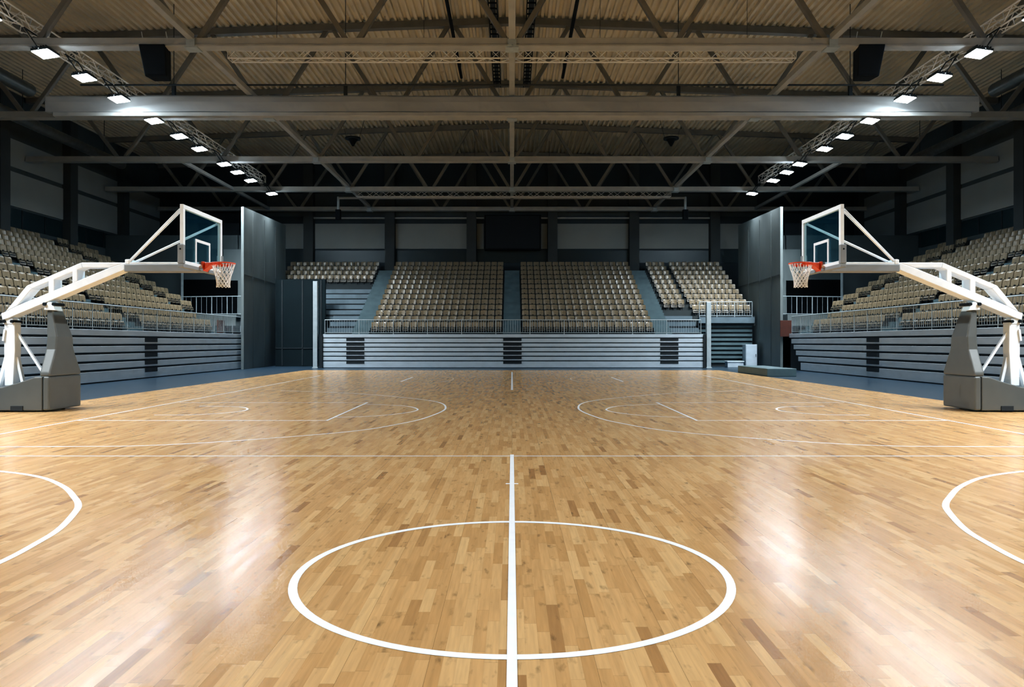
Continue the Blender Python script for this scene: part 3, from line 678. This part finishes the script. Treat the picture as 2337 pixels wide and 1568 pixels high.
# ================================================================== BASKETBALL HOOPS
YC = 15.2
def hoop(s):
    sd = SIDE[s]
    T = thing('basketball_hoop', 'white basketball hoop on a padded mobile base at the %s side of the court' % sd, 'basketball hoop', (s * 9.6, YC, 0))
    def Q(px, py, Y=YC):                # point of the left hoop, mirrored for the right one
        p = P(px, py, Y); return Vector((-s * p.x, p.y, p.z))
    def X(px, Y=YC): return -s * wx(px, Y)
    def pl(m, pts, w, yc=YC, mi=0): return m.prism([Q(a, b) + Vector((0, yc - YC - w / 2, 0)) for a, b in pts], (0, w, 0), mi)
    def bx(m, x0, x1, y0, y1, z0, z1): return m.box(min(s * x0, s * x1), max(s * x0, s * x1), y0, y1, z0, z1)
    # base: front padding block and the long ballast body behind it
    bc = 15.3
    bx(MB(), 9.45, 9.585, bc - 0.54, bc + 0.56, 0.035, 0.725).build('front_pad', MT['pad'], T, bevel=0.035, seg=3)
    body = [(-9.6, 0.03), (-9.6, 0.72), (-9.76, 0.715), (-10.0, 0.63), (-10.42, 0.51), (-11.6, 0.42), (-11.6, 0.03)]
    bd = MB().prism([(-s * a, bc - 0.53, b) for a, b in body], (0, 1.06, 0)).build('ballast_body', MT['pad'], T, bevel=0.02)
    bx(MB(), 9.99, 10.24, bc - 0.545, bc - 0.4, 0.03, 0.125).build('wheel_slot', MT['gap'], bd)
    for xx in (9.75, 10.9):
        for yy in (-0.4, 0.4): MB().tube((s * xx, bc + yy - 0.03, 0.03), (s * xx, bc + yy + 0.03, 0.03), 0.03, 10).build('caster', MT['black'], T)
    # mast padding: tall wedge, waisted in the middle
    m = MB()
    lv = [(0.73, 9.455, 9.66, 0.54), (0.80, 9.455, 9.66, 0.54), (1.28, 9.47, 9.68, 0.31), (1.55, 9.47, 9.68, 0.28), (2.10, 9.62, 9.74, 0.19)]
    rings = [[(s * a, bc + 0.02 - w, z), (s * a, bc + 0.02 + w, z), (s * b, bc + 0.02 + w, z), (s * b, bc + 0.02 - w, z)] for z, a, b, w in lv]
    vs = [v for r in rings for v in r]; fs = [(3, 2, 1, 0), tuple(range(len(vs) - 4, len(vs)))]
    for i in range(len(rings) - 1):
        for j in range(4): fs.append((i * 4 + j, i * 4 + (j + 1) % 4, i * 4 + 4 + (j + 1) % 4, i * 4 + 4 + j))
    m.add(vs, fs).build('mast_pad', MT['pad'], T, bevel=0.03, seg=3)
    # pivot on top of the mast
    pv = pl(MB(), [(109, 708), (112, 698), (118, 690), (126, 690), (131, 699), (135, 709)], 0.26).build('pivot_bracket', MT['white'], T, bevel=0.01)
    for px in (112, 133): MB().tube(Q(px, 695) + Vector((0, -0.17, 0)), Q(px, 695) + Vector((0, 0.17, 0)), 0.035, 10).build('pivot_bolt', MT['black'], pv)
    # lattice arm
    w = 0.28; m = MB()
    pl(m, [(26.4, 727.8), (16, 731), (12.6, 716), (24, 711.7), (48, 699), (258, 612.5), (293, 600.8), (291.6, 617.5)], w)
    pl(m, [(22, 712.5), (71, 653), (82.7, 660), (48, 699.4)], w)
    pl(m, [(71, 653), (194, 600.8), (197.5, 612.5), (82.7, 660)], w)
    pl(m, [(194, 600.8), (292.8, 600.8), (258, 612.6), (197.5, 612.5)], w)
    pl(m, [(120, 642), (133, 636.5), (133, 666), (120, 671)], w)
    pl(m, [(174, 620), (185.5, 615), (185.5, 643), (174, 648.5)], w)
    m.build('lift_arm', MT['white'], T, bevel=0.012)
    # rear column with stays
    rc = MB(); pl(rc, [(17, 740), (41, 740), (41.5, 800), (37, 880), (18, 880), (16.5, 800)], 0.2); rp = rc.build('rear_column', MT['white'], T, bevel=0.015)
    pl(MB(), [(14, 740), (20, 727), (36, 727), (41.5, 740)], 0.22).build('column_cap', MT['white'], rp, bevel=0.01)
    for px in (19, 37): MB().tube(Q(px, 734) + Vector((0, -0.15, 0)), Q(px, 734) + Vector((0, 0.15, 0)), 0.032, 10).build('pivot_bolt', MT['black'], rp)
    MB().bar(Q(20, 752) + Vector((0, -0.12, 0)), Q(16.5, 778) + Vector((0, -0.12, 0)), 0.035, 0.03).build('crank_handle', MT['white'], rp)
    MB().bar(Q(18, 808), Q(-2, 884), 0.07, 0.08, up=(0, 1, 0)).build('stay', MT['white'], T, bevel=0.008)
    MB().bar(Q(40, 815), Q(53, 872), 0.06, 0.08, up=(0, 1, 0)).build('stay', MT['white'], T, bevel=0.008)
    MB().bar(Q(38, 757), Q(96, 846), 0.045, 0.05, up=(0, 1, 0)).build('diagonal_brace', MT['white'], T)
    # padded extension towards the backboard
    XB = 6.455; bz0, bz1 = 2.93, 4.145; y0, y1 = 14.2, 16.11
    bx(MB(), XB + 0.06, abs(X(293)), YC - 0.15, YC + 0.15, hz(606, YC), hz(600, YC)).build('extension_beam', MT['white'], T, bevel=0.01)
    bx(MB(), XB + 0.03, abs(X(293)), YC - 0.17, YC + 0.17, hz(621.5, YC), hz(605, YC)).build('extension_pad', MT['padl'], T, bevel=0.015)
    # backboard
    BB = MB(); fr = 0.085
    bx(BB, XB, XB + 0.07, y0, y1, bz1 - fr, bz1); bx(BB, XB, XB + 0.07, y0, y0 + fr, bz0 + 0.05, bz1 - fr); bx(BB, XB, XB + 0.07, y1 - fr, y1, bz0 + 0.05, bz1 - fr)
    bx(BB, XB, XB + 0.07, y0, y1, bz0 + 0.03, bz0 + 0.11)
    bb = BB.build('backboard', MT['white'], T, bevel=0.006)
    bx(MB(), XB + 0.025, XB + 0.04, y0 + fr, y1 - fr, bz0 + 0.11, bz1 - fr).build('glass_pane', MT['glass'], bb)
    tg = MB(); ta, tb, tz0, tz1, tw = 14.78, 15.5, 3.08, 3.545, 0.055
    xa, xb = XB + 0.012, XB + 0.024
    bx(tg, xa, xb, ta, tb, tz1 - tw, tz1); bx(tg, xa, xb, ta, ta + tw, tz0 - 0.04, tz1 - tw); bx(tg, xa, xb, tb - tw, tb, tz0 - 0.04, tz1 - tw)
    tg.build('target_square', MT['line'], bb)
    pd = MB()
    bx(pd, XB - 0.015, XB + 0.1, y0 - 0.03, y1 + 0.03, bz0 - 0.03, bz0 + 0.045)
    bx(pd, XB - 0.015, XB + 0.105, y0 - 0.035, y0 + 0.06, bz0 + 0.045, bz0 + 0.42); bx(pd, XB - 0.015, XB + 0.105, y1 - 0.06, y1 + 0.035, bz0 + 0.045, bz0 + 0.42)
    pad = pd.build('edge_padding', MT['padl'], bb, bevel=0.015)
    MB().tube((s * (XB + 0.045), y0 - 0.04, bz0 + 0.33), (s * (XB + 0.045), y0 - 0.033, bz0 + 0.33), 0.018, 12).build('badge', MT['black'], pad)
    # shaped carrier under the board, from the extension to the rim
    pv0 = Q(299, 599)
    pb = MB().box(pv0.x - 0.05, pv0.x + 0.05, YC - 0.16, YC + 0.16, pv0.z - 0.06, pv0.z + 0.05).build('brace_bracket', MT['white'], T, bevel=0.02)
    for yy, dz in ((y0 + 0.05, 4.05), (y0 + 0.05, 4.0), (y1 - 0.06, 4.05)):
        MB().tube((pv0.x, YC + (-0.1 if yy < YC else 0.1), pv0.z + (0.0 if dz > 4.02 else -0.03)), (s * (XB + 0.09), yy, dz), 0.02 if yy < YC else 0.026, 8).build('brace_rod', MT['white'], T, smooth=True)
    # rim, bracket, net
    rz, rr = 3.085, 0.235; cx = s * (XB - 0.15 - rr)
    R = MB().torus((cx, YC, rz), rr, 0.014, 48, 8).build('rim', MT['orange'], T, smooth=True)
    k = MB(); bx(k, XB - 0.02, XB + 0.025, YC - 0.13, YC + 0.13, rz - 0.17, rz + 0.03)
    k.hexa([(s * (XB - 0.02), YC - 0.10, rz - 0.15), (s * (XB - 0.02), YC + 0.10, rz - 0.15), (s * (XB - 0.02), YC + 0.10, rz + 0.012), (s * (XB - 0.02), YC - 0.10, rz + 0.012)],
           [(s * (XB - 0.2), YC - 0.15, rz - 0.035), (s * (XB - 0.2), YC + 0.15, rz - 0.035), (s * (XB - 0.2), YC + 0.15, rz + 0.012), (s * (XB - 0.2), YC - 0.15, rz + 0.012)])
    k.build('rim_bracket', MT['orange'], R, bevel=0.008)
    b2 = MB()
    for i in range(24):
        a0, a1 = PI * 2 * i / 24, PI * 2 * (i + 1) / 24
        if math.cos((a0 + a1) / 2) * s > -0.2:
            p = [(cx + rr * math.cos(t), YC + rr * math.sin(t)) for t in (a0, a1)]
            b2.add([(p[0][0], p[0][1], rz - 0.05), (p[1][0], p[1][1], rz - 0.05), (p[1][0], p[1][1], rz), (p[0][0], p[0][1], rz)], [(0, 1, 2, 3)])
    b2.build('rim_collar', MT['orange'], R)
    N = 12; lev = [(0.0, 0.228, 0), (0.13, 0.195, 0), (0.2, 0.17, 1), (0.265, 0.152, 0), (0.325, 0.14, 1), (0.385, 0.132, 0), (0.44, 0.13, 1), (0.49, 0.135, 0)]
    nm = MB()
    def npnt(l, i, off): dz, r, sh = lev[l]; t = 2 * PI * (i + 0.5 * off) / N; return Vector((cx + r * math.cos(t), YC + r * math.sin(t), rz - 0.012 - dz))
    for i in range(N):
        nm.tube(npnt(0, i, 0.6), npnt(1, i, 0), 0.007, 5, cap=False); nm.tube(npnt(0, i, -0.6), npnt(1, i, 0), 0.007, 5, cap=False)
        for l in range(1, len(lev) - 1):
            o0, o1 = lev[l][2], lev[l + 1][2]
            for dd in (-1, 1): nm.tube(npnt(l, i, o0), npnt(l + 1, i, o0 + dd), 0.0075, 5, cap=False)
    nm.build('net', MT['net'], R)
    return T
for s in (-1, 1): hoop(s)

# ================================================================== WORLD, CAMERA
w = bpy.data.worlds.new('hall_air'); scene.world = w; w.use_nodes = True
w.node_tree.nodes['Background'].inputs[0].default_value = (0.55, 0.85, 1.0, 1); w.node_tree.nodes['Background'].inputs[1].default_value = 0.004
cd = bpy.data.cameras.new('camera'); co = bpy.data.objects.new('camera', cd); COL.objects.link(co)
cd.sensor_width = 36.0; cd.sensor_fit = 'HORIZONTAL'; cd.lens = 36.0 * F / 2337.0
cd.shift_x = 0.0; cd.shift_y = -(784.0 - CY) / 2337.0
cd.clip_start = 0.05; cd.clip_end = 300
co.location = (0, 0, H); co.rotation_euler = (PI / 2, 0, 0)
scene.camera = co
scene.view_settings.view_transform = 'Standard'; scene.view_settings.look = 'None'; scene.view_settings.exposure = 0.0
vs_ = scene.view_settings; vs_.use_curve_mapping = True           # slightly teal, slightly crushed shadows
for ci, pts in ((0, ((0.02, 0.0145), (0.12, 0.108))), (1, ((0.02, 0.0175), (0.12, 0.116)))):
    c = vs_.curve_mapping.curves[ci]
    for a in pts: c.points.new(*a)
vs_.curve_mapping.update()
cy = scene.cycles
cy.max_bounces = 5; cy.diffuse_bounces = 3; cy.glossy_bounces = 3; cy.transmission_bounces = 3; cy.transparent_max_bounces = 6
cy.caustics_reflective = False; cy.caustics_refractive = False; cy.sample_clamp_indirect = 4.0
cy.use_adaptive_sampling = True; cy.adaptive_threshold = 0.09; cy.adaptive_min_samples = 12; cy.use_denoising = True; cy.use_light_tree = True
